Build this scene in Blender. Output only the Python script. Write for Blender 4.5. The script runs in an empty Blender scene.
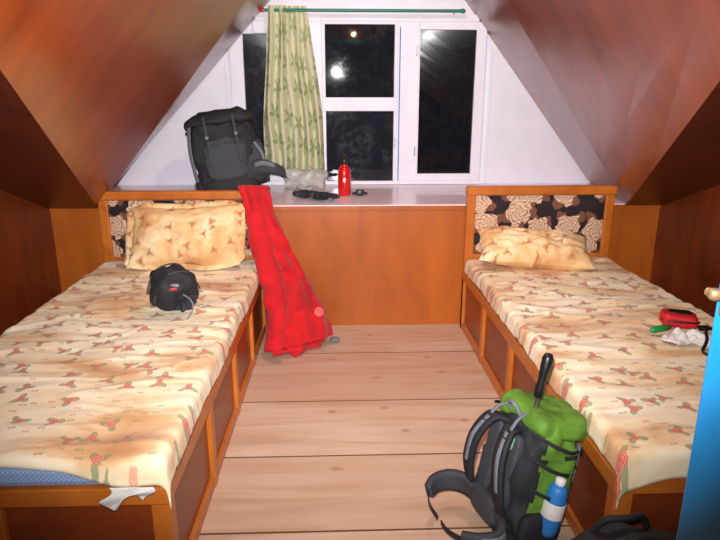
import bpy, bmesh, math, random
from mathutils import Vector, Matrix, noise, Euler
random.seed(4)
D=bpy.data
scene=bpy.context.scene
scene.view_settings.view_transform='Standard'
scene.view_settings.look='None'
scene.view_settings.exposure=0.0

# ------------------------------------------------------------ materials
def lin(c):
    return tuple(((v/255)/12.92 if v/255<=0.04045 else ((v/255+0.055)/1.055)**2.4) for v in c)+(1,)
class NT:
    def __init__(s,name):
        s.m=D.materials.new(name); s.m.use_nodes=True
        s.t=s.m.node_tree; s.n=s.t.nodes; s.b=s.n['Principled BSDF']
    def node(s,typ,**k):
        n=s.n.new(typ)
        for a,b in k.items(): setattr(n,a,b)
        return n
    def link(s,a,b): s.t.links.new(a,b)
    def coords(s,scale=(1,1,1),which='Object',rot=(0,0,0)):
        tc=s.node('ShaderNodeTexCoord'); mp=s.node('ShaderNodeMapping')
        mp.inputs['Scale'].default_value=scale; mp.inputs['Rotation'].default_value=rot
        s.link(tc.outputs[which],mp.inputs[0]); return mp.outputs[0]
    def noise(s,vec,scale,detail=4,rough=.55,dist=0):
        n=s.node('ShaderNodeTexNoise'); s.link(vec,n.inputs['Vector'])
        n.inputs['Scale'].default_value=scale; n.inputs['Detail'].default_value=detail
        n.inputs['Roughness'].default_value=rough; n.inputs['Distortion'].default_value=dist
        return n.outputs['Fac']
    def distort(s,base,scale,amt):
        nd=s.node('ShaderNodeTexNoise'); nd.inputs['Scale'].default_value=scale; nd.inputs['Detail'].default_value=2; s.link(base,nd.inputs['Vector'])
        s2=s.node('ShaderNodeVectorMath',operation='SCALE'); s2.inputs['Scale'].default_value=amt; s.link(nd.outputs['Color'],s2.inputs[0])
        ad=s.node('ShaderNodeVectorMath',operation='ADD'); s.link(base,ad.inputs[0]); s.link(s2.outputs[0],ad.inputs[1])
        return ad.outputs[0]
    def vscale(s,v,k):
        sc=s.node('ShaderNodeVectorMath',operation='SCALE'); sc.inputs['Scale'].default_value=k; s.link(v,sc.inputs[0]); return sc.outputs[0]
    def ramp(s,fac,stops,interp='LINEAR'):
        r=s.node('ShaderNodeValToRGB'); cr=r.color_ramp; cr.interpolation=interp
        while len(cr.elements)<len(stops): cr.elements.new(.5)
        for e,(p,c) in zip(cr.elements,stops): e.position=p; e.color=c
        s.link(fac,r.inputs[0]); return r.outputs[0]
    def math(s,op,a,b=None,c=None,clamp=False):
        n=s.node('ShaderNodeMath',operation=op); n.use_clamp=clamp
        for i,v in enumerate((a,b,c)):
            if v is None: continue
            if isinstance(v,(int,float)): n.inputs[i].default_value=v
            else: s.link(v,n.inputs[i])
        return n.outputs[0]
    def mix(s,fac,a,b,blend='MIX'):
        n=s.node('ShaderNodeMix',data_type='RGBA',blend_type=blend)
        ins=[n.inputs[0],n.inputs[6],n.inputs[7]]
        for i,v in zip(ins,(fac,a,b)):
            if isinstance(v,(int,float)): i.default_value=v
            elif isinstance(v,tuple): i.default_value=v
            else: s.link(v,i)
        return n.outputs[2]
    def bump(s,h,strength=.3,dist=.01):
        n=s.node('ShaderNodeBump'); n.inputs['Strength'].default_value=strength; n.inputs['Distance'].default_value=dist
        s.link(h,n.inputs['Height']); s.link(n.outputs[0],s.b.inputs['Normal'])
    def set(s,**k):
        for a,v in k.items():
            i=s.b.inputs[a.replace('_',' ')]
            if isinstance(v,(int,float,tuple)): i.default_value=v
            else: s.link(v,i)
        return s
    def flower(s,vec,rnd=1.0):
        v=s.node('ShaderNodeTexVoronoi',voronoi_dimensions='2D'); v.inputs['Scale'].default_value=1
        v.inputs['Randomness'].default_value=rnd
        s.link(vec,v.inputs['Vector'])
        d=s.node('ShaderNodeVectorMath',operation='SUBTRACT'); s.link(vec,d.inputs[0]); s.link(v.outputs['Position'],d.inputs[1])
        sp=s.node('ShaderNodeSeparateXYZ'); s.link(d.outputs[0],sp.inputs[0])
        th=s.math('ARCTAN2',sp.outputs[1],sp.outputs[0])
        sc=s.node('ShaderNodeSeparateColor'); s.link(v.outputs['Color'],sc.inputs[0])
        return v.outputs['Distance'],th,sc.outputs[0],sc.outputs[1]

def wood(name,c1,c2,scale=(1,8,1),rough=.28,coat=.3,bumpy=.1,blotch=.35,coatr=.22):
    m=NT(name); v=m.coords(scale)
    n=m.noise(v,3.0,6,.6,.6)
    col=m.ramp(n,[(.3,lin(c1)),(.7,lin(c2))])
    v2=m.coords((1,1,1)); n2=m.noise(v2,1.7,3)
    dark=tuple(x*.6 for x in lin(c1)[:3])+(1,)
    fac=m.math('MULTIPLY',m.ramp(n2,[(.42,(0,0,0,1)),(.7,(1,1,1,1))]),blotch)
    col=m.mix(fac,col,dark)
    m.set(Base_Color=col,Roughness=rough,Coat_Weight=coat,Coat_Roughness=coatr)
    m.bump(n,bumpy,.004)
    return m.m
def plain(name,c,rough=.6,metal=0,var=.12,scale=30,bump=.15,sheen=0,coat=0):
    m=NT(name); v=m.coords(); n=m.noise(v,scale,4)
    a=lin(c); lo=tuple(x*(1-var) for x in a[:3])+(1,); hi=tuple(min(1,x*(1+var)) for x in a[:3])+(1,)
    m.set(Base_Color=m.ramp(n,[(.3,lo),(.7,hi)]),Roughness=rough,Metallic=metal,Coat_Weight=coat,Sheen_Weight=sheen)
    m.bump(n,bump,.003); return m.m

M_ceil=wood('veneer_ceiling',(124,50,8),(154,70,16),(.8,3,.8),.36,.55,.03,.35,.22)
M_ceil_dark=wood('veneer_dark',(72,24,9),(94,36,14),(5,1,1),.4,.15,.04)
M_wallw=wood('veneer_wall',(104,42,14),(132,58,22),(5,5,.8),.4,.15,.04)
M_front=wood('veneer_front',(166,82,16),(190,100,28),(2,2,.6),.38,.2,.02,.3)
M_frame=wood('bed_wood',(178,92,24),(204,118,42),(2.5,2.5,2.5),.36,.25,.06,.25)
M_panel=wood('bed_panel',(120,48,16),(148,66,24),(3,1,4),.38,.2,.06,.4)
M_white=plain('white_paint',(238,236,246),.5,var=.04,scale=6,bump=.05)
M_sill=plain('sill_paint',(252,232,238),.3,var=.05,scale=8,bump=.03,coat=.3)
M_black=plain('black_nylon',(30,30,34),.75,scale=90,bump=.3)
M_dgrey=plain('dark_grey_nylon',(58,60,66),.75,scale=80,bump=.3)
M_grey=plain('grey_nylon',(112,116,124),.75,scale=80,bump=.3)
M_lgrey=plain('webbing_grey',(120,122,126),.8,scale=150)
M_green=plain('green_nylon',(88,128,36),.7,var=.35,scale=22,bump=.5)
M_dgreen=plain('dark_green_nylon',(60,98,26),.7,var=.3,scale=25,bump=.5)
M_blue=plain('label_blue',(40,120,190),.5)
M_lblue=plain('door_blue_paint',(18,140,205),.4,var=.15,scale=9,coat=.2)
M_red=plain('red_fleece',(196,12,22),.9,var=.25,scale=7,bump=.6,sheen=.1)
M_redm=plain('red_enamel',(205,16,20),.25,coat=.6)
M_redn=plain('red_pouch_fabric',(196,18,28),.6)
M_cloth=plain('white_cloth',(222,216,210),.8,var=.06)
M_greenp=plain('green_plastic',(30,140,70),.4)
M_rod=plain('teal_rod',(30,120,96),.35)
M_metal=plain('steel',(170,170,172),.3,metal=1)
M_plast=plain('black_plastic',(18,18,20),.4)
M_brass=plain('latch_brass',(150,120,84),.45,metal=.6)
M_dark=plain('underfloor',(120,78,50),.9)

def floor_mat():
    m=NT('pine_floor'); v=m.coords((.8,7,1)); n=m.noise(v,1.5,7,.58,1.0)
    rnd=m.node('ShaderNodeAttribute'); rnd.attribute_name='plank'
    col=m.ramp(n,[(.26,lin((186,150,120))),(.5,lin((212,182,154))),(.74,lin((226,202,178)))])
    w=m.node('ShaderNodeTexVoronoi',voronoi_dimensions='2D'); w.inputs['Scale'].default_value=1.9
    m.link(m.distort(m.coords((1,1.7,1)),6,.05),w.inputs['Vector'])
    knot=m.ramp(w.outputs['Distance'],[(.0,(1,1,1,1)),(.03,(.7,.7,.7,1)),(.055,(0,0,0,1))])
    col=m.mix(m.math('MULTIPLY',knot,.7),col,lin((144,96,64)))
    n3=m.noise(m.coords(),2.4,5)
    col=m.mix(m.math('MULTIPLY',m.ramp(n3,[(.42,(0,0,0,1)),(.7,(1,1,1,1))]),.36),col,lin((194,152,124)))
    col=m.mix(m.math('MULTIPLY',rnd.outputs['Fac'],.40),col,lin((184,142,112)))
    m.set(Base_Color=col,Roughness=.6); m.bump(n,.12,.004); return m.m
M_floor=floor_mat()

def sheet_mat(name,which='Object',k=9.5):
    m=NT(name)
    base=m.coords((1,1,1),which)
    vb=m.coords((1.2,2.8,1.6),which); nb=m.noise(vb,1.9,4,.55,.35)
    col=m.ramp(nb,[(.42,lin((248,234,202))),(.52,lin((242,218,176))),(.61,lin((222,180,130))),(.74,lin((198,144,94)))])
    ad=m.distort(base,24,.02)
    r,th,c1,c2=m.flower(m.vscale(ad,k),.9)
    ph=m.math('MULTIPLY',c1,6.28)
    lf=m.math('COSINE',m.math('MULTIPLY_ADD',th,3.0,ph))
    leaf=m.math('MULTIPLY',m.math('LESS_THAN',r,m.math('MULTIPLY_ADD',lf,.13,.195)),m.math('GREATER_THAN',c2,.15))
    col=m.mix(m.math('MULTIPLY',leaf,.7),col,lin((118,138,92)))
    pr=m.math('MULTIPLY_ADD',m.math('COSINE',m.math('MULTIPLY_ADD',th,5.0,ph)),.025,.14)
    rose=m.math('MULTIPLY',m.math('LESS_THAN',r,pr),m.math('GREATER_THAN',c2,.15))
    rc=m.ramp(m.math('FRACT',m.math('MULTIPLY_ADD',r,16,m.math('MULTIPLY',th,.32))),[(.25,lin((236,156,132))),(.6,lin((208,76,70)))])
    col=m.mix(m.math('MULTIPLY',rose,.9),col,rc)
    r2,th2,d1,d2=m.flower(m.vscale(ad,k*2.1),1.0)
    bud=m.math('MULTIPLY',m.math('LESS_THAN',r2,m.math('MULTIPLY_ADD',m.math('COSINE',m.math('MULTIPLY',th2,2.0)),.10,.14)),m.math('GREATER_THAN',d1,.5))
    bc=m.mix(m.math('GREATER_THAN',d2,.45),lin((222,136,108)),lin((142,150,98)))
    col=m.mix(m.math('MULTIPLY',bud,.6),col,bc)
    m.set(Base_Color=col,Roughness=.9,Sheen_Weight=.1)
    m.bump(m.noise(base,14,5),.35,.012); return m.m
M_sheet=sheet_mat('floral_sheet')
def pillow_mat():
    m=NT('floral_pillow'); base=m.coords()
    nb=m.noise(base,4,4,.6,.4)
    col=m.ramp(nb,[(.35,lin((244,220,174))),(.52,lin((230,188,130))),(.68,lin((206,148,94)))])
    ad=m.distort(base,24,.03)
    r,th,c1,c2=m.flower(m.vscale(ad,11),1.0)
    on=m.math('GREATER_THAN',c2,.25)
    leaf=m.math('MULTIPLY',on,m.math('LESS_THAN',r,m.math('MULTIPLY_ADD',m.math('COSINE',m.math('MULTIPLY_ADD',th,3.0,m.math('MULTIPLY',c1,6.28))),.13,.19)))
    col=m.mix(m.math('MULTIPLY',leaf,.5),col,lin((146,140,84)))
    rose=m.math('MULTIPLY',on,m.math('LESS_THAN',r,.13)); col=m.mix(m.math('MULTIPLY',rose,.75),col,lin((208,92,68)))
    m.set(Base_Color=col,Roughness=.9); m.bump(m.noise(base,10,5),.6,.016); return m.m
M_pillow=pillow_mat()

def headfab():
    m=NT('dark_floral_fabric'); tc=m.node('ShaderNodeTexCoord'); sp=m.node('ShaderNodeSeparateXYZ'); m.link(tc.outputs['Object'],sp.inputs[0])
    cb=m.node('ShaderNodeCombineXYZ'); m.link(sp.outputs[0],cb.inputs[0]); m.link(sp.outputs[2],cb.inputs[1])
    dv=m.distort(m.distort(cb.outputs[0],9,.07),30,.022)
    r,th,c1,c2=m.flower(m.vscale(dv,5.8),.7)
    ph=m.math('MULTIPLY',c1,6.28)
    leaf=m.math('LESS_THAN',r,m.math('MULTIPLY_ADD',m.math('COSINE',m.math('MULTIPLY_ADD',th,4.0,ph)),.2,.48))
    col=m.mix(leaf,lin((34,18,22)),lin((120,72,52)))
    pet=m.math('COSINE',m.math('MULTIPLY_ADD',th,5.0,m.math('MULTIPLY_ADD',r,9,ph)))
    rose=m.math('LESS_THAN',r,m.math('MULTIPLY_ADD',pet,.06,.42))
    ring=m.math('FRACT',m.math('ADD',m.math('MULTIPLY',r,8.0),m.math('MULTIPLY',pet,.35)))
    rc=m.ramp(ring,[(.0,lin((110,64,50))),(.22,lin((204,162,130))),(.8,lin((228,198,166))),(1,lin((120,72,56)))])
    col=m.mix(rose,col,rc)
    m.set(Base_Color=col,Roughness=.8); m.bump(m.noise(tc.outputs['Object'],60),.3,.004); return m.m
M_headfab=headfab()

def checkmat():
    m=NT('blue_check'); v=m.coords((1,1,1))
    c=m.node('ShaderNodeTexChecker'); c.inputs['Scale'].default_value=150; m.link(v,c.inputs[0])
    c.inputs[1].default_value=lin((120,150,196)); c.inputs[2].default_value=lin((158,182,216))
    m.set(Base_Color=c.outputs[0],Roughness=.85); return m.m
M_check=checkmat()

def curtmat():
    m=NT('leaf_curtain_fabric'); tc=m.node('ShaderNodeTexCoord')
    r,th,c1,c2=m.flower(m.vscale(tc.outputs['UV'],5.2),.5)
    lf=m.math('LESS_THAN',r,m.math('MULTIPLY_ADD',m.math('COSINE',m.math('MULTIPLY_ADD',th,5.0,1.57)),.15,.25))
    col=m.mix(m.math('MULTIPLY',lf,.65),lin((226,226,188)),lin((146,166,100)))
    m.set(Base_Color=col,Roughness=.85)
    tr=m.node('ShaderNodeBsdfTranslucent'); m.link(col,tr.inputs[0])
    mx=m.node('ShaderNodeMixShader'); mx.inputs[0].default_value=.2
    out=m.n['Material Output']; m.link(m.b.outputs[0],mx.inputs[1]); m.link(tr.outputs[0],mx.inputs[2]); m.link(mx.outputs[0],out.inputs[0])
    return m.m
M_curt=curtmat()

def glassmat(name,base=.006,rough=.06,dust=.035):
    m=NT(name); v=m.coords(); n=m.noise(v,5,7,.7,.8); n2=m.noise(v,24,5,.7)
    f=m.math('MULTIPLY',m.ramp(n,[(.45,(0,0,0,1)),(.72,(1,1,1,1))]),m.ramp(n2,[(.4,(0,0,0,1)),(.65,(1,1,1,1))]))
    a=(base,base*1.1,base*1.5,1); b=(dust,dust*1.15,dust*1.35,1)
    m.set(Base_Color=m.mix(f,a,b),Roughness=m.math('MULTIPLY_ADD',f,.05,rough),IOR=1.42); return m.m
M_glass=glassmat('night_glass',.011,.03,.03)
M_glassr=glassmat('night_glass_clear',.008,.015,.02)
M_glass2=glassmat('night_glass_smudged',.016,.04,.075)

def plasticbag():
    m=NT('clear_plastic_bag'); m.set(Base_Color=lin((216,216,210)),Roughness=.2,Alpha=.5,Coat_Weight=.6); m.bump(m.noise(m.coords(),30,5),.8,.01); return m.m
M_pbag=plasticbag()

# ------------------------------------------------------------ mesh helpers
def reg(o,parent):
    scene.collection.objects.link(o)
    if parent: o.parent=parent
    return o
def empty(name,loc=(0,0,0),rot=(0,0,0),scale=1):
    e=D.objects.new(name,None); scene.collection.objects.link(e); e.empty_display_size=.1
    e.location=loc; e.rotation_euler=rot; e.scale=(scale,)*3; return e
def mesh(name,v,f,mat,parent=None,smooth=False,sub=0,solid=0):
    me=D.meshes.new(name); me.from_pydata([tuple(p) for p in v],[],f); me.validate(); me.update()
    bm=bmesh.new(); bm.from_mesh(me); bmesh.ops.recalc_face_normals(bm,faces=bm.faces); bm.to_mesh(me); bm.free()
    for m in (mat if isinstance(mat,list) else [mat]): me.materials.append(m)
    o=D.objects.new(name,me); reg(o,parent)
    if smooth:
        for p in me.polygons: p.use_smooth=True
    if solid:
        s=o.modifiers.new('s','SOLIDIFY'); s.thickness=solid; s.offset=0
    if sub:
        s=o.modifiers.new('sub','SUBSURF'); s.levels=sub; s.render_levels=sub
    return o
def box(name,x0,x1,y0,y1,z0,z1,mat,parent=None,bev=.004):
    bm=bmesh.new(); bmesh.ops.create_cube(bm,size=1)
    for v in bm.verts: v.co=Vector(((x0+x1)/2+v.co.x*(x1-x0),(y0+y1)/2+v.co.y*(y1-y0),(z0+z1)/2+v.co.z*(z1-z0)))
    if bev: bmesh.ops.bevel(bm,geom=bm.edges[:],offset=bev,segments=2,affect='EDGES',profile=.5)
    me=D.meshes.new(name); bm.to_mesh(me); bm.free(); me.materials.append(mat)
    return reg(D.objects.new(name,me),parent)
def grid(name,nu,nv,fn,mat,parent=None,solid=0,sub=0,uv=None):
    v=[fn(i/nu,j/nv) for j in range(nv+1) for i in range(nu+1)]
    f=[(j*(nu+1)+i,j*(nu+1)+i+1,(j+1)*(nu+1)+i+1,(j+1)*(nu+1)+i) for j in range(nv) for i in range(nu)]
    o=mesh(name,v,f,mat,parent,True,sub,solid)
    if uv:
        l=o.data.uv_layers.new(name='UV')
        for lp in o.data.loops:
            k=lp.vertex_index; l.data[lp.index].uv=uv((k%(nu+1))/nu,(k//(nu+1))/nv)
    return o
def N(p,s,seed=0): return noise.noise(Vector((p[0]*s+seed*7.3,p[1]*s+seed*3.1,p[2]*s-seed*5.7)))
def sq(c,e): return math.copysign(abs(c)**e,c)
def sell(name,c,r,mat,parent=None,e1=.7,e2=.7,nz=.0,ns=8,taper=0,seg=40,rings=24,rot=None,seed=0,fn=None,matfn=None):
    v=[];f=[]
    R=Euler(rot).to_matrix() if rot else None
    for j in range(rings+1):
        ph=-math.pi/2+math.pi*j/rings
        for i in range(seg):
            t=2*math.pi*i/seg
            p=Vector((sq(math.cos(ph),e1)*sq(math.cos(t),e2),sq(math.cos(ph),e1)*sq(math.sin(t),e2),sq(math.sin(ph),e1)))
            k=1+taper*p.z
            q=Vector((p.x*r[0]*k,p.y*r[1]*k,p.z*r[2]))
            if nz: q+=p.normalized()*nz*(N(q,ns,seed)+.5*N(q,ns*2.3,seed+1))
            if fn: q=fn(q,p)
            if R: q=R@q
            v.append(q+Vector(c))
    for j in range(rings):
        for i in range(seg):
            a=j*seg+i;b=j*seg+(i+1)%seg
            f.append((a,b,b+seg,a+seg))
    o=mesh(name,v,f,mat,parent,True)
    bm=bmesh.new(); bm.from_mesh(o.data); bmesh.ops.remove_doubles(bm,verts=bm.verts,dist=.0002); bmesh.ops.recalc_face_normals(bm,faces=bm.faces); bm.to_mesh(o.data); bm.free()
    if matfn:
        for p in o.data.polygons: p.material_index=matfn(p.center-Vector(c))
    return o
def tube(name,pts,r,mat,parent=None,cyc=False,smooth=True):
    cu=D.curves.new(name,'CURVE'); cu.dimensions='3D'; cu.bevel_depth=r; cu.bevel_resolution=4; cu.use_fill_caps=True
    s=cu.splines.new('NURBS' if smooth and len(pts)>2 else 'POLY'); s.points.add(len(pts)-1)
    for p,q in zip(s.points,pts): p.co=(*q,1)
    s.use_endpoint_u=True; s.use_cyclic_u=cyc; s.order_u=3; s.resolution_u=8
    cu.materials.append(mat); return reg(D.objects.new(name,cu),parent)
def catm(P,t):
    n=len(P)-1; x=min(max(t,0),.99999)*n; i=int(x); u=x-i
    p0,p1,p2,p3=[Vector(P[min(max(k,0),n)]) for k in (i-1,i,i+1,i+2)]
    return .5*((2*p1)+(-p0+p2)*u+(2*p0-5*p1+4*p2-p3)*u*u+(-p0+3*p1-3*p2+p3)*u**3)
def strap(name,pts,w,mat,parent=None,side=(1,0,0),th=.006,n=30,wf=None):
    S=Vector(side).normalized()
    def fn(u,v):
        c=catm(pts,v); ww=w*(wf(v) if wf else 1)
        return c+S*(u-.5)*ww
    return grid(name,4,n,fn,mat,parent,solid=th)
def lathe(name,prof,c,mat,parent=None,seg=32):
    v=[];f=[]
    for (r,z) in prof:
        for i in range(seg):
            a=2*math.pi*i/seg; v.append((c[0]+r*math.cos(a),c[1]+r*math.sin(a),c[2]+z))
    for j in range(len(prof)-1):
        for i in range(seg):
            f.append((j*seg+i,j*seg+(i+1)%seg,(j+1)*seg+(i+1)%seg,(j+1)*seg+i))
    f.append(tuple(range(seg))[::-1]); f.append(tuple((len(prof)-1)*seg+i for i in range(seg)))
    return mesh(name,v,f,mat,parent,True)

# ------------------------------------------------------------ room
XL,XR,YB,YF,YW=-1.78,2.03,-.10,3.65,4.65
ZS=.80
vs=[];fs=[];pl=[]
edges=[-.9,-.42,.1,.62,1.16,1.70,2.15,2.62,3.2,3.66]
shade=[.5,.2,.7,.3,.1,.8,.1,.9,.25]
for k in range(len(edges)-1):
    y0,y1=edges[k]+.0045,edges[k+1]-.0045
    b=len(vs)
    vs+= [(XL-.1,y0,-.03),(XR+.1,y0,-.03),(XR+.1,y1,-.03),(XL-.1,y1,-.03),(XL-.1,y0,0),(XR+.1,y0,0),(XR+.1,y1,0),(XL-.1,y1,0)]
    fs+=[(b+4,b+5,b+6,b+7),(b,b+1,b+5,b+4),(b+2,b+3,b+7,b+6),(b+1,b+2,b+6,b+5),(b+3,b,b+4,b+7)]
    pl+=[shade[k]]*5
b=len(vs); vs+=[(XL-.1,-.9,-.012),(XR+.1,-.9,-.012),(XR+.1,3.66,-.012),(XL-.1,3.66,-.012)]; fs.append((b,b+1,b+2,b+3)); pl.append(0)
fl=mesh('floor',vs,fs,[M_floor,M_dark])
at=fl.data.attributes.new('plank','FLOAT','FACE')
for i,x in enumerate(pl): at.data[i].value=x
for p in fl.data.polygons:
    if abs(p.normal.z)<.5 or p.index==len(fs)-1: p.material_index=1

RX,RZ=.28,2.94
zt=lambda y:.79+.385*(3.63-y)
def lowerL(z):
    t=(z-.79)/.705; return (-1.48+.52*t, 3.63-1.83*t, z)
def lowerR(z):
    t=(z-.79)/.68; return (1.80-.67*t, 3.63-1.83*t, z)
AL=(-1.76,YW,.79)
AR=(2.0,YW,.79)
def patch_strip(A,low,zmax):
    low_pts=[A,low(.79),low(1.1),low(1.5),low(1.9),low(zmax)]
    v=[];f=[];K=8
    for p in low_pts:
        q=(RX,max(p[1],-.9),RZ)
        for k in range(K+1):
            t=k/K; v.append(tuple(p[i]*(1-t)+q[i]*t for i in range(3)))
    for j in range(len(low_pts)-1):
        for k in range(K):
            f.append((j*(K+1)+k,j*(K+1)+k+1,(j+1)*(K+1)+k+1,(j+1)*(K+1)+k))
    return v,f,low_pts
zmax=2.25
vL,fL,lpL=patch_strip(AL,lowerL,zmax)
vR,fR,lpR=patch_strip(AR,lowerR,zmax)
V=list(vL);F=list(fL);MI=[0]*len(fL)
o=len(V);V+=vR;F+=[tuple(i+o for i in q) for q in fR];MI+=[0]*len(fR)
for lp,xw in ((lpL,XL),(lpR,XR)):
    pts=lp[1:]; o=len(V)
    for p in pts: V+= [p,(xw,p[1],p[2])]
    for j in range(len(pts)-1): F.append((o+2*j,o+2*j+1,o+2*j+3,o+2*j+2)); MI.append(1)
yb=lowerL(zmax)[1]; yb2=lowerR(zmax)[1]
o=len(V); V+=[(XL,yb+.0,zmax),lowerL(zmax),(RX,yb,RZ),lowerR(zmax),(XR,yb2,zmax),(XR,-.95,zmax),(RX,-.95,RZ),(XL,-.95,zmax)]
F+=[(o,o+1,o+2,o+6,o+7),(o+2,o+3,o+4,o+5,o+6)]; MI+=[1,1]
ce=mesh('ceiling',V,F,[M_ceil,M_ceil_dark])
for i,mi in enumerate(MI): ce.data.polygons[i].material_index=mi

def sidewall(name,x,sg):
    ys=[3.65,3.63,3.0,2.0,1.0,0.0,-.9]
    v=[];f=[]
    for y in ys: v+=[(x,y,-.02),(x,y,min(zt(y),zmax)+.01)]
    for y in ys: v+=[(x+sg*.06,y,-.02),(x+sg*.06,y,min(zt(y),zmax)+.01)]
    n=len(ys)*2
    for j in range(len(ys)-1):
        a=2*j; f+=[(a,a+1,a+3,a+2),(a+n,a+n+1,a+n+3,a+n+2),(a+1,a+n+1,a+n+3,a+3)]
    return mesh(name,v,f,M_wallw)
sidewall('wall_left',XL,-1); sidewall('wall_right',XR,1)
mesh('wall_front',[(XL-.3,YW,.6),(XR+.3,YW,.6),(XR+.3,YW,1.0),(RX+.1,YW,3.0),(RX-.1,YW,3.0),(XL-.3,YW,1.0),
  (XL-.3,YW+.1,.6),(XR+.3,YW+.1,.6),(XR+.3,YW+.1,1.0),(RX+.1,YW+.1,3.0),(RX-.1,YW+.1,3.0),(XL-.3,YW+.1,1.0)],
  [(0,1,2,3,4,5),(6,7,8,9,10,11),(0,1,7,6),(1,2,8,7),(2,3,9,8),(3,4,10,9),(4,5,11,10),(5,0,6,11)],M_white)
box('wall_knee',XL,XR,YF,YF+.03,0,ZS-.022,M_front,None,0)
lb=[(XL,YF-.004),(XR,YF-.004),(XR,YF+.03),(2.02,YW-.002),(-1.775,YW-.002),(XL,YF+.03)]
mesh('window_ledge',[(x,y,ZS-.022) for x,y in lb]+[(x,y,ZS) for x,y in lb],
  [(0,1,2,3,4,5),(6,7,8,9,10,11)]+[(i,(i+1)%6,(i+1)%6+6,i+6) for i in range(6)],M_sill)
box('trim_6',XL,XR,YF-.012,YF-.004,ZS-.03,ZS-.006,M_front,None,.002)
wb=empty('wall_back')
def bw(n,x0,x1,z0,z1): box(n,x0,x1,YB-.08,YB,z0,z1,M_wallw,wb,0)
bw('panel_a',XL,-.28,0,2.3); bw('panel_b',.70,XR,0,2.3); bw('panel_c',-.28,.70,1.88,2.3)
box('panel_gable',-.9,1.3,YB-.08,YB,2.3,2.9,M_wallw,wb,0)
box('trim_1',-.33,-.27,YB-.09,YB+.015,0,1.93,M_lblue,None); box('trim_2',.69,.75,YB-.09,YB+.015,0,1.93,M_lblue,None); box('trim_3',-.27,.69,YB-.09,YB+.015,1.87,1.93,M_lblue,None)

# ------------------------------------------------------------ window
wn=empty('window_1')
yo=YW-.045
def wf(n,x0,x1,z0,z1,y0=yo,m=M_white): return box(n,x0,x1,y0,YW-.0005,z0,z1,m,wn,.004)
wf('frame_bottom',-.78,1.09,.802,.83); wf('frame_top',-.60,1.03,1.985,2.035)
wf('frame_left',-.80,-.70,.83,1.80); wf('frame_right',1.015,1.09,.83,1.985)
wf('mullion_left',-.26,-.125,.83,1.985); wf('mullion_right',.435,.60,.83,1.985)
wf('right_sash_bottom',.60,1.015,.83,.885); wf('right_sash_top',.60,1.015,1.93,1.985)
wf('left_sash_bottom',-.70,-.26,.83,.885); wf('left_sash_top',-.62,-.26,1.90,1.985)
wf('transom',-.125,.435,1.355,1.455,yo-.008)
wf('mid_top_bar',-.125,.435,1.965,1.985)
wf('sash_edge',-.125,-.10,.83,1.355,yo-.012); wf('sash_edge_b',.41,.435,.83,1.355,yo-.012)
wf('sash_top_l',-.125,-.10,1.455,1.965,yo-.012); wf('sash_top_r',.41,.435,1.455,1.965,yo-.012)
wf('blue_strip',.447,.456,.83,1.95,yo-.003,M_blue)
wf('sash_edge_c',.585,.60,.83,1.985,yo-.010)
def pane(n,x0,x1,z0,z1,mat,tilt=0):
    cy=YW-.022; h=(z1-z0)/2
    dy=math.tan(math.radians(tilt))*h
    mesh(n,[(x0,cy+dy,z0),(x1,cy+dy,z0),(x1,cy-dy,z1),(x0,cy-dy,z1)],[(0,1,2,3)],mat,wn)
pane('pane_left',-.70,-.26,.885,1.90,M_glass2,.2); pane('pane_right',.60,1.015,.885,1.93,M_glassr,.2)
pane('pane_mid_lower',-.10,.41,.83,1.355,M_glass2,.3); pane('pane_mid_upper',-.10,.41,1.455,1.965,M_glass,2.45)
for z in (1.02,1.75):
    box('hinge_%d'%int(z*100),.57,.58,yo-.01,yo,z,z+.07,M_metal,wn,.002)
box('catch',.418,.43,yo-.03,yo-.01,1.08,1.16,M_metal,wn,.002)
box('trim_4',-.845,-.825,YW-.015,YW,.802,1.70,M_white,None,.003)
box('trim_5',1.13,1.15,YW-.015,YW,.802,1.80,M_white,None,.003)

cr=empty('curtain_rod'); yr=YW-.13
tube('rod',[(-.54,yr,2.045),(.88,yr,2.045)],.011,M_rod,cr,smooth=False)
sell('finial_l',(-.54,yr,2.045),(.02,.016,.016),M_redm,cr,1,1); sell('finial_r',(.885,yr,2.045),(.022,.016,.016),M_rod,cr,1,1)
for x in (-.48,.84): tube('bracket_%d'%int(x*100+90),[(x,yr,2.045),(x,YW-.05,2.045),(x,YW-.001,2.03)],.006,M_metal,cr,smooth=False)
def curtain(n,xt0,xt1,xb0,xb1,z1,folds,seed,par,yoff=0):
    def fn(u,v):
        a=xt0+(xt1-xt0)*u; b=xb0+(xb1-xb0)*u
        s=v**.8
        x=a+(b-a)*s+.02*math.sin(v*6+seed+u*2)*v
        z=2.075-(2.075-z1-.02*math.sin(u*9))*v
        uu=u+.10*N((u*2,v*2.5,0),1,seed+9)
        y=yr+yoff+math.sin(uu*folds*6.283+seed+.7*v)*(.022+.024*v)+.014*N((u*4,v*4,0),1,seed)
        if v<.07: y=yr+yoff+ (y-yr-yoff)*(.35+v*9)
        return (x,y,z)
    return grid(n,90,60,fn,M_curt,par,uv=lambda u,v:(u*(xb1-xb0)*1.9+seed,(1-v)*1.18))
cu=empty('curtain')
curtain('curtain_panel',-.50,-.37,-.57,-.35,.90,2.2,1,cu,-.012)
curtain('curtain_panel_b',-.375,-.23,-.36,-.09,.845,2.6,3,cu,.014)

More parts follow.
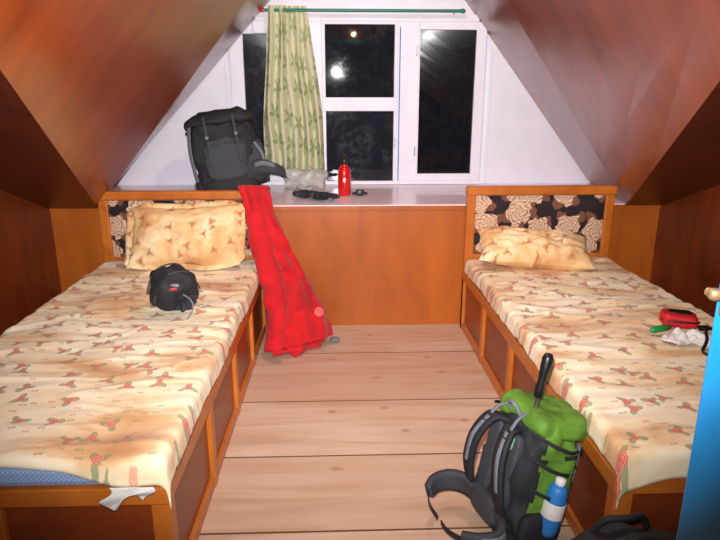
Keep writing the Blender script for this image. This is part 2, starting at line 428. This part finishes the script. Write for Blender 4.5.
# ------------------------------------------------------------ beds
def fold(e,r,flare=.12):
    if e<=0: return e,0
    L=r*math.pi/2
    if e<L:
        a=e/r; return r*math.sin(a), r*(1-math.cos(a))
    return r+(e-L)*flare, r+(e-L)
def bed(x0,x1,y0,y1,hz,seed,left):
    P=empty('single_bed')
    zr=.39
    t=.05
    ysp=[y0+t/2+(y1-y0-t)*k/4 for k in range(5)]
    for sx,X in (('l',x0),('r',x1)):
        sg=1 if sx=='l' else -1
        xa,xb=sorted((X,X+sg*.045))
        for k,y in enumerate(ysp): box('post_%s_%d'%(sx,k),xa,xb,y-t/2,y+t/2,0.0,zr-.05,M_frame,P)
        box('rail_'+sx,xa-.004,xb+.004,y0,y1,zr-.055,zr,M_frame,P); box('baserail_'+sx,xa+.004,xb-.004,y0+.01,y1-.01,.0,.05,M_frame,P)
        xp=X+sg*.018; xa,xb=sorted((xp,xp+sg*.012)); box('sidepanel_'+sx,xa,xb,y0+.02,y1-.02,.02,zr-.02,M_panel,P,0)
    for k,xx in enumerate((x0+.002,(x0+x1)/2-.025,x1-.052)):
        box('footpost_%d'%k,xx,xx+.05,y0-.004,y0+.04,0,zr-.05,M_frame,P)
    box('foot_rail',x0,x1,y0-.008,y0+.035,zr-.055,zr,M_frame,P); box('foot_base',x0+.01,x1-.01,y0,y0+.03,0,.05,M_frame,P)
    box('foot_panel',x0+.02,x1-.02,y0+.015,y0+.03,.02,zr-.02,M_panel,P,0)
    box('slat_board',x0+.03,x1-.03,y0+.03,y1-.03,zr-.03,zr-.005,M_panel,P,0)
    hy0,hy1=y1-.045,y1
    box('head_post_l',x0,x0+.055,hy0,hy1,0,hz-.03,M_frame,P,.006); box('head_post_r',x1-.055,x1,hy0,hy1,0,hz-.03,M_frame,P,.006)
    box('head_top',x0-.006,x1+.006,hy0-.012,hy1+.004,hz-.055,hz,M_frame,P,.010)
    box('head_bottom',x0+.05,x1-.05,hy0+.003,hy1-.003,.38,.50,M_frame,P,.005)
    def pad(u,v):
        x=x0+.05+(x1-x0-.10)*u; z=.49+(hz-.06-.49)*v
        b=(1-(2*u-1)**8)*(1-(2*v-1)**6)
        return (x,hy0+.02-.022*b,z)
    grid('head_fabric',40,14,pad,M_headfab,P)
    box('head_back',x0+.05,x1-.05,hy0+.022,hy1-.008,.5,hz-.06,M_panel,P,0)
    mx0,mx1,my0,my1=x0+.01,x1-.005,y0-.0,y1-.06
    box('mattress_pad',mx0,mx1,my0-.004,my1,zr+.002,.462,M_check,P,.022)
    top=.476; r=.03
    dr,dl=.062,.062
    W=mx1-mx0; L=my1-my0
    def df_(s):
        if not left: return .062+.04*math.exp(-((s)/.09)**2)
        k=min(1,max(0,(s-(W-.30))/.2)); return .014+.05*k*k*(3-2*k)
    def sh(u,v):
        s=-dl+ (W+dl+dr)*u; df=df_(s); q=-df+(L+df)*v
        hem=.022*N((s*3,q*3,0),1.3,seed)+.010*math.sin(q*9+seed)
        dz=0
        if s>W-r:
            o_,d=fold((s-(W-r))*(1+(hem*6 if s>W else 0)),r); x=W-r+o_; dz+=d
        elif s<r:
            o_,d=fold((r-s)*(1+(hem*6 if s<0 else 0)),r); x=r-o_; dz+=d
        else: x=s
        if q<r:
            h2=.02*N((s*3.5,5,0),1,seed+4)
            o_,d=fold((r-q)*(1+(h2*9 if q<0 else 0)),r); y=r-o_; dz+=d
        else: y=q
        wr=.013*N((x*2,y*2,0),2.0,seed)+.008*N((x*3,y*9,0),1.8,seed+2)
        wr+=.09*max(0,.22-abs(N((x*1.6+y*.8,y*2.8,0),1.3,seed+5)))*max(0,N((x,y,0),1.5,seed+7))
        wr+=.05*max(0,.10-abs(N((x*1.2-y*.5,y*3.4,0),1.6,seed+15)))
        wr+=.006*math.exp(-((x*.5+y-1.3+.1*math.sin(x*5))/.03)**2)+.006*math.exp(-((x*.3-y+1.0+.12*math.sin(x*4))/.025)**2)
        return (mx0-.006+x*(W+.012)/W, my0-.010+y, top+wr-dz)
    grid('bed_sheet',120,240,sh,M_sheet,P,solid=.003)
    return P
bl=bed(-1.45,-.48,1.42,3.60,.905,1,True)
br=bed(.775,1.69,1.42,3.60,.925,2,False)
def wcf(u,v):
    x=-.625+.115*u+.012*math.sin(v*5)-.02*v; z=.412-.075*v*(1-.6*abs(u-.35))*(.75+.35*math.sin(u*7))
    return (x,1.390-.012*math.sin(u*9+v*3)*v-.004,z)
grid('white_pillowcase',24,12,wcf,M_cloth,None,solid=.004)

# ------------------------------------------------------------ pillows
def pillow(name,loc,rot,w,h,t,seed,frill=0):
    e=empty(name,loc,rot)
    def half(sg):
        def fn(u,v):
            a=2*u-1;b=2*v-1
            x=a*w/2*(1-.06*(1-b*b)); y=b*h/2*(1-.08*(1-a*a))
            th=t/2*((1-abs(a)**3.2)*(1-abs(b)**2.8))**.55
            z=sg*th+ .016*N((a*2.2,b*2.2,sg),1.2,seed)*(1-abs(a)**6)*(1-abs(b)**6)+.018*N((a*5,b*5,sg),1,seed)*(th/(t/2))
            x+=.01*N((b*2,a,0),1.5,seed); y+=.012*N((a*2.5,b,0),1.5,seed+1)
            return (x,y,z)
        return fn
    grid('cover_top',50,36,half(1),M_pillow,e); grid('cover_bottom',50,36,half(-1),M_pillow,e)
    if frill:
        def fr(u,v):
            a=u*2*math.pi
            cx,cy=sq(math.cos(a),.3),sq(math.sin(a),.3)
            q=(cx*(w/2*.93+v*.045),cy*(h/2*.92+v*.035),(.010*math.sin(u*70)+.006*math.sin(u*31))*v)
            return (q[0]+.01*N((cy*2,cx,0),1.5,seed),q[1]+.014*N((cx*2.5,cy,0),1.5,seed+1),q[2])
        grid('cover_frill',240,3,fr,M_pillow,e,solid=.002)
    return e
pillow('pillow',(-.90,3.385,.668),(math.radians(60),math.radians(-2),math.radians(-3)),.66,.37,.16,3,1)
pillow('pillow',(1.14,3.34,.588),(math.radians(26),math.radians(4),math.radians(-6)),.66,.30,.18,8,0)

# ------------------------------------------------------------ backpacks
def backpack(name,loc,rot,W,Dp,H,mb,ml,mp,ms,lidm=None,seed=0,body_taper=.06,two=None,nz=.018,beltk=1.0):
    e=empty(name,loc,rot)
    w,d,h=W/2,Dp/2,H/2
    mats=[mb,two] if two else mb
    sell('body',(0,0,h),(w,d,h),mats,e,.5,.6,nz,10,body_taper,seg=64,rings=48,seed=seed,matfn=(lambda c:1 if (c.y>d*.5 or c.z<-H*.36 or (abs(c.z-H*.22+.25*c.y)<H*.015) or abs(c.z+H*.03-.4*c.y)<H*.015) else 0) if two else None)
    sell('lid',(0,-.01,H*.95),(w*.98*(1+body_taper),d*1.04,H*.11),lidm or ml,e,.6,.6,nz*.7,12,-.12,seg=48,rings=28,seed=seed+2)
    sell('front_pocket',(0,-d*.90,H*.42),(w*.70,d*.34,H*.28),mp,e,.6,.6,.014,14,seed=seed+3)
    sell('base',(0,0,H*.1),(w*.97,d*1.02,H*.12),ml,e,.5,.55,.010,10,seed=seed+4)
    for sg in (-1,1):
        sell('side_pocket_%d'%(sg+1),(sg*w*.95,0,H*.17),(w*.18,d*.7,H*.13),ml,e,.6,.6,.010,12,seed=seed+6)
        strap('lid_strap_%d'%(sg+1),[(sg*w*.45,-d*1.12,H*.97),(sg*w*.45,-d*1.24,H*.8),(sg*w*.45,-d*1.32,H*.55),(sg*w*.45,-d*1.30,H*.35)],.016,ms,e)
        box('lid_buckle_%d'%(sg+1),sg*w*.45-.014,sg*w*.45+.014,-d*1.30-.018,-d*1.30+.0,H*.68,H*.74,M_plast,e,.004)
        for k,zz in enumerate((.45,.66,.84)):
            strap('compression_%d_%d'%(sg+1,k),[(sg*w*.80,-d*.85,H*zz-.03),(sg*w*1.10,-d*.2,H*zz-.01),(sg*w*1.08,d*.4,H*zz+.01),(sg*w*.8,d*.95,H*zz+.03)],.011,M_black,e,side=(0,0,1),th=.004)
        strap('shoulder_strap_%d'%(sg+1),[(sg*w*.25,d*.95,H*.86),(sg*w*.38,d*1.35,H*.85),(sg*w*.55,d*1.6,H*.66),(sg*w*.68,d*1.5,H*.42),(sg*w*.72,d*1.2,H*.22),(sg*w*.8,d*1.0,H*.12)],.055,M_black,e,th=.014,wf=lambda v:1-.6*max(0,v-.6)/.4)
        strap('strap_edge_%d'%(sg+1),[(sg*w*.40,d*1.42,H*.85),(sg*w*.57,d*1.68,H*.66),(sg*w*.70,d*1.58,H*.42)],.016,ms,e,th=.005)
        strap('load_lifter_%d'%(sg+1),[(sg*w*.3,d*.8,H*.99),(sg*w*.4,d*1.2,H*.93),(sg*w*.45,d*1.45,H*.80)],.013,ms,e,th=.003)
        B=beltk
        bp=[(sg*w*.25,d*1.0,H*.14),(sg*w*.9,d*1.15,H*.15),(sg*w*1.2,d*1.6*B,H*.13),(sg*w*1.15,d*2.2*B,H*.11),(sg*w*.9,d*2.6*B,H*.09)]
        strap('hip_belt_%d'%(sg+1),bp,.09,M_dgrey,e,side=(0,.5,1),th=.022,wf=lambda v:1-.45*v*v)
        strap('belt_pad_%d'%(sg+1),[Vector(q)+Vector((sg*.013,0,.006)) for q in bp[1:4]],.05,M_grey,e,side=(0,.5,1),th=.006)
        strap('belt_web_%d'%(sg+1),[bp[3],(sg*w*.9,d*2.6*B,H*.085),(sg*w*.5,d*2.8*B,H*.06),(sg*w*.1,d*2.75*B,H*.04)],.02,M_black,e,side=(0,.3,1),th=.003)
        sell('back_pad_%d'%(sg+1),(sg*w*.38,d*.98,H*.5),(w*.24,.018,H*.33),M_dgrey,e,.5,.5,.003,20)
    sell('lumbar_pad',(0,d*1.05,H*.17),(w*.55,.03,H*.10),M_dgrey,e,.5,.5)
    tube('haul_loop',[(-.03,d*.9,H*.95),(-.025,d*1.1,H*1.03),(.025,d*1.1,H*1.03),(.03,d*.9,H*.95)],.006,ms,e)
    tube('zip',[(-w*.6,-d*1.2,H*.60),(0,-d*1.25,H*.63),(w*.6,-d*1.2,H*.60)],.004,M_plast,e)
    return e
bk=backpack('hiking_backpack',(-.735,4.12,ZS+.022),(math.radians(-8),math.radians(-9),math.radians(10)),.42,.24,.52,M_black,M_black,M_dgrey,M_dgrey,seed=2,nz=.035)
strap('loose_belt',[(.10,-.10,.10),(.20,-.15,.13),(.30,-.16,.10),(.36,-.12,.06)],.11,M_dgrey,bk,side=(0,-.2,1),th=.03,wf=lambda v:1-.4*v)
strap('loose_belt_trim',[(.12,-.125,.12),(.21,-.172,.15),(.30,-.182,.12)],.03,M_grey,bk,side=(0,-.2,1),th=.006)
sell('side_mass',(.17,-.02,.19),(.09,.10,.16),M_dgrey,bk,.7,.7,.03,12,-.2,seed=31)
strap('side_trim',[(.20,-.12,.30),(.24,-.125,.2),(.22,-.13,.08)],.02,M_grey,bk,th=.005)
strap('left_trim',[(-.20,-.10,.46),(-.225,-.10,.3),(-.22,-.10,.1)],.03,M_grey,bk,side=(.7,-.7,0),th=.005)

bp=backpack('hiking_backpack',(.575,1.70,.02),(math.radians(12),math.radians(1),math.radians(106)),.28,.215,.43,M_green,M_black,M_dgreen,M_grey,lidm=M_green,seed=11,body_taper=-.12,two=M_black,nz=.034,beltk=.95)
sell('bottle_in_pocket',(-.148,-.02,.150),(.033,.033,.090),M_blue,bp,.5,1)
lathe('bottle_label',[(.0345,-.02),(.035,-.018),(.035,.03),(.0345,.032)],(-.148,-.02,.150),M_cloth,bp)
lathe('bottle_top',[(.014,0),(.016,.003),(.016,.022),(.008,.026)],(-.148,-.02,.238),M_cloth,bp)
sell('pale_green_pouch',(-.05,.135,.33),(.022,.018,.03),plain('pale_green',(130,180,140),.7),bp,.7,.7,.004,20)
tube('trekking_pole',[(-.02,.03,.10),(-.03,.05,.50),(-.032,.052,.51)],.009,M_metal,bp,smooth=False)
lathe('pole_grip',[(.004,0),(.014,.004),(.016,.03),(.013,.06),(.016,.09),(.018,.135),(.012,.15),(.002,.153)],(-.032,.054,.475),M_plast,bp)

db=empty('duffel_bag',(.74,1.235,0),(0,0,math.radians(6)))
sell('bag_body',(0,0,.165),(.20,.115,.165),M_black,db,.55,.6,.03,8,seed=5)
tube('bag_zip',[(-.16,0,.30),(-.05,.01,.333),(.05,0,.335),(.16,0,.30)],.005,M_dgrey,db)
for sg in (-1,1): tube('handle_%d'%(sg+1),[(-.09,sg*.07,.27),(-.07,sg*.06,.36),(0,sg*.03,.375),(.07,sg*.06,.36),(.09,sg*.07,.27)],.009,M_black,db)
sell('bag_end_pocket',(.17,0,.15),(.05,.09,.10),M_dgrey,db,.6,.6,.01)

# ------------------------------------------------------------ stuff sack on left bed
ss=empty('stuff_sack',(-.77,2.62,.590),(math.radians(12),math.radians(-8),math.radians(35)))
sell('sack',(0,0,0),(.105,.115,.098),M_black,ss,.9,.9,.025,12,seed=9)
def neck(u,v):
    a=u*6.2832; r=.02+.035*v*v+.004*math.sin(a*9)
    return (r*math.cos(a),-.105-.035*v+.01,r*math.sin(a)+.0)
grid('gathered_neck',60,8,neck,M_black,ss)
sell('label',(-.035,-.083,.045),(.036,.012,.024),M_lgrey,ss,.4,.4,rot=(math.radians(-25),0,math.radians(-20)))
sell('label_print',(-.038,-.093,.052),(.022,.006,.006),M_redn,ss,.4,.4,rot=(math.radians(-25),0,math.radians(-20)))
for k in (-.04,.05): tube('strap_%d'%int(k*100+9),[(-.108,k,-.02),(-.08,k,.078),(0,k,.105),(.08,k,.078),(.108,k,-.02)],.004,M_dgrey,ss)
tube('drawcord',[(0,-.11,.02),(.03,-.14,.0),(.02,-.16,-.05),(-.02,-.17,-.075)],.003,M_lgrey,ss)

# ------------------------------------------------------------ red jacket hanging on the bed post
rj=empty('red_jacket')
Lp=[(-.595,3.60,.905),(-.605,3.515,.93),(-.555,3.46,.74),(-.50,3.43,.56),(-.435,3.36,.36),(-.435,3.22,.16),(-.43,3.12,.05)]
Rp=[(-.42,3.62,.905),(-.430,3.52,.93),(-.375,3.47,.76),(-.315,3.46,.58),(-.22,3.46,.40),(-.11,3.45,.21),(-.06,3.38,.05)]
Th=[.012,.024,.055,.08,.115,.13,.08]
def rjf(u,v):
    a=catm(Lp,v);b=catm(Rp,v); c=(a+b)/2; hw=(b-a)/2
    th=catm([(x,0,0) for x in Th],v).x
    ang=2*math.pi*u; ca=math.cos(ang)
    nrm=Vector((.3,-1,.3)).normalized()
    p=c+hw*sq(ca,.8)+nrm*th*sq(math.sin(ang),.8)
    k=min(1,.2+v*1.6)
    ph=3.5*N((v*2.6,ca*1.0,0),1,8)
    f1=1-abs(math.sin(ca*4.0+ph+v*2.5))*1.6
    ridge=.22-abs(N((p.x*1.5,p.y,p.z*1.5),5,21))
    off=k*(.024*f1+.08*ridge+.016*N((p.x,p.y,p.z),14,5))
    p=p+nrm*off*(1 if math.sin(ang)>-.2 else .2)+hw.normalized()*.024*k*N((p.x,p.y,p.z),8,12)
    p.z=max(p.z,.008)
    if p.z<.5 and p.x<-.455: p.x=-.455
    p.y=min(p.y,3.63)
    return p
grid('jacket_body',150,170,rjf,M_red,rj)
sell('jacket_hem',(-.23,3.28,.05),(.20,.09,.048),M_red,rj,.8,.9,.06,11,rot=(0,0,math.radians(50)),seed=4,fn=lambda q,p:Vector((q.x,q.y,max(q.z,-.045))))
Sl=[(-.50,3.42,.80),(-.46,3.36,.62),(-.40,3.28,.44),(-.36,3.19,.26),(-.37,3.13,.12),(-.36,3.08,.045)]
def slv(u,v):
    c=catm(Sl,v); ang=2*math.pi*u; r=.030+.030*math.sin(math.pi*min(1,v+.12))
    r*=1+.16*math.sin(v*38+2*math.sin(ang))*(.4+v*.6)
    p=c+Vector((1,.2,.15)).normalized()*r*math.cos(ang)*1.15+Vector((.15,-1,.3)).normalized()*r*math.sin(ang)
    p+=Vector((1,1,1))*.010*N(p,14,3)
    p.z=max(p.z,.006)
    return p
grid('sleeve',28,110,slv,M_red,rj)
lg=lathe('round_logo',[(.030,0),(.030,.003),(.024,.004)],(0,0,0),plain('pink_logo',(214,84,84),.6),rj)
lg.location=(-.13,3.29,.225); lg.rotation_euler=(math.radians(62),0,math.radians(18))
sell('cord_lock',(-.04,3.36,.02),(.03,.02,.015),M_grey,rj,.7,.7)

# ------------------------------------------------------------ things on the ledge
wb_=empty('water_bottle')
bc=(.03,4.05,ZS+.001)
lathe('bottle_body',[(.040,0),(.044,.006),(.044,.15),(.042,.17),(.030,.195),(.019,.205),(.019,.215)],bc,M_redm,wb_)
lathe('bottle_cap',[(.021,.212),(.023,.216),(.023,.245),(.018,.252),(.004,.253)],bc,M_plast,wb_)
sell('bottle_logo',(.03,4.007,ZS+.11),(.010,.004,.016),M_cloth,wb_,.7,.7)
tube('cap_loop',[(.018,4.05,1.045),(.02,4.05,1.075),(.04,4.05,1.075),(.042,4.05,1.045)],.004,M_plast,wb_)
sell('plastic_bag',(-.25,4.30,ZS+.085),(.15,.09,.075),M_pbag,None,.8,.8,.06,14,seed=6,fn=lambda q,p:Vector((q.x,q.y,max(q.z,-.083))))
gl=empty('pair_of_gloves')
for k,(x,y,r) in enumerate(((-.24,3.93,.5),(-.12,3.84,-.3))):
    g=empty('glove_%d'%k,(x,y,ZS+.030),(0,0,r)); g.parent=gl
    sell('palm',(0,0,0),(.055,.045,.026),M_black,g,.7,.7,.006,20,seed=k)
    for f_ in range(4): tube('finger_%d'%f_,[(.03,-.03+.02*f_,0),(.075,-.035+.023*f_,.010),(.10+.008*(f_%3),-.038+.025*f_,-.006)],.011,M_black,g)
    tube('thumb',[(0,-.03,0),(.02,-.06,.006),(.045,-.07,0)],.011,M_black,g)
    tube('cuff',[(-.05,-.03,0),(-.055,0,.010),(-.05,.03,0)],.020,M_dgrey,g)
hl=empty('headlamp',(.135,4.02,ZS+.02))
sell('lamp_housing',(0,0,.005),(.028,.02,.02),M_plast,hl,.5,.5)
tube('head_strap',[(.02,0,0),(.06,.03,-.008),(.03,.08,-.008),(-.04,.07,-.008),(-.05,.02,-.008),(-.02,0,0)],.008,M_dgrey,hl)
lathe('lens',[(.012,0),(.013,.004),(.008,.006)],(0,0,.022),M_metal,hl)

# ------------------------------------------------------------ things on the right bed
fp=empty('first_aid_pouch',(1.44,2.32,.492),(0,0,math.radians(-20)))
sell('pouch',(0,0,.03),(.072,.05,.03),M_redn,fp,.45,.4,.006,20)
tube('pouch_zip',[(-.072,-.03,.032),(-.06,-.052,.032),(.06,-.052,.032),(.072,-.03,.032)],.004,M_plast,fp)
sell('pouch_top',(0,.005,.058),(.045,.025,.006),M_plast,fp,.4,.4)
def tis(u,v):
    x=1.30+.20*u+.02*math.sin(v*6); y=2.08+.10*v+.03*math.sin(u*5)
    return (x,y,.496+.10*abs(N((u*4,v*4,0),1.2,2))*math.sin(math.pi*u)*math.sin(math.pi*v)+.004*math.sin(u*20))
grid('crumpled_tissue',40,26,tis,M_cloth,None,solid=.003)
gt=empty('toiletry_tube',(1.325,2.25,.506),(0,math.radians(90),math.radians(20)))
lathe('tube_body',[(.004,-.06),(.014,-.04),(.014,.03),(.010,.035),(.010,.05),(.004,.052)],(0,0,0),M_greenp,gt)
cb_=empty('charging_cable')
tube('cable',[(1.50,2.25,.505),(1.56,2.22,.512),(1.52,2.16,.53),(1.42,2.12,.56),(1.40,2.05,.535),(1.34,2.00,.505),(1.40,1.95,.505),(1.38,1.88,.505)],.006,M_plast,cb_)
box('plug',1.49,1.53,2.24,2.265,.495,.515,M_plast,cb_,.004)

# ------------------------------------------------------------ door (open, beside the camera)
dr=empty('door_1',(.66,-.05,0),(0,0,math.radians(11)))
box('leaf',-.02,.02,0,.785,.02,1.85,M_lblue,dr,.003)
for k,(z0,z1) in enumerate(((.15,.85),(1.0,1.70))):
    box('inset_%d'%k,-.026,-.018,.12,.66,z0,z1,M_lblue,dr,.006)
tube('latch_bar',[(-.03,.70,1.165),(-.03,.79,1.165)],.006,M_brass,dr,smooth=False)
box('latch_plate',-.03,-.02,.70,.77,1.14,1.19,M_brass,dr,.002)
lathe('latch_knob',[(.004,0),(.008,.004),(.008,.014),(.004,.016)],(-.034,.775,1.158),M_brass,dr)

# ------------------------------------------------------------ lights
def light(name,typ,loc,e,c,r=.05,**k):
    l=D.lights.new(name,typ); l.energy=e; l.color=c
    l.shadow_soft_size=r
    for a,b in k.items(): setattr(l,a,b)
    o_=D.objects.new(name,l); o_.location=loc; scene.collection.objects.link(o_); return o_
fl_=light('camera_flash','SPOT',(-.03,.03,1.47),520,(.97,.97,1),.014,spot_size=math.radians(98),spot_blend=1.0)
fl_.rotation_euler=(Vector((.14,4.6,1.10))-Vector((0,0,1.4))).to_track_quat('-Z','Y').to_euler()
light('overhead_fill_light','POINT',(.26,2.5,2.66),46,(1,.95,.9),.06)  # unseen overhead lamp added for ambient light, placed to brighten the ledge
light('door_bulb_light','POINT',(.22,0.02,2.0),5,(1,.7,.4),.03)
w=D.worlds.new('night'); scene.world=w; w.use_nodes=True
w.node_tree.nodes['Background'].inputs[0].default_value=(.25,.28,.4,1); w.node_tree.nodes['Background'].inputs[1].default_value=.06

c=D.cameras.new('camera'); c.lens=29.5; c.sensor_width=36; c.clip_start=.03
co=D.objects.new('camera',c); co.location=(0,0,1.4); co.rotation_euler=(math.radians(90-15.63),0,math.radians(-1.94))
scene.collection.objects.link(co); scene.camera=co
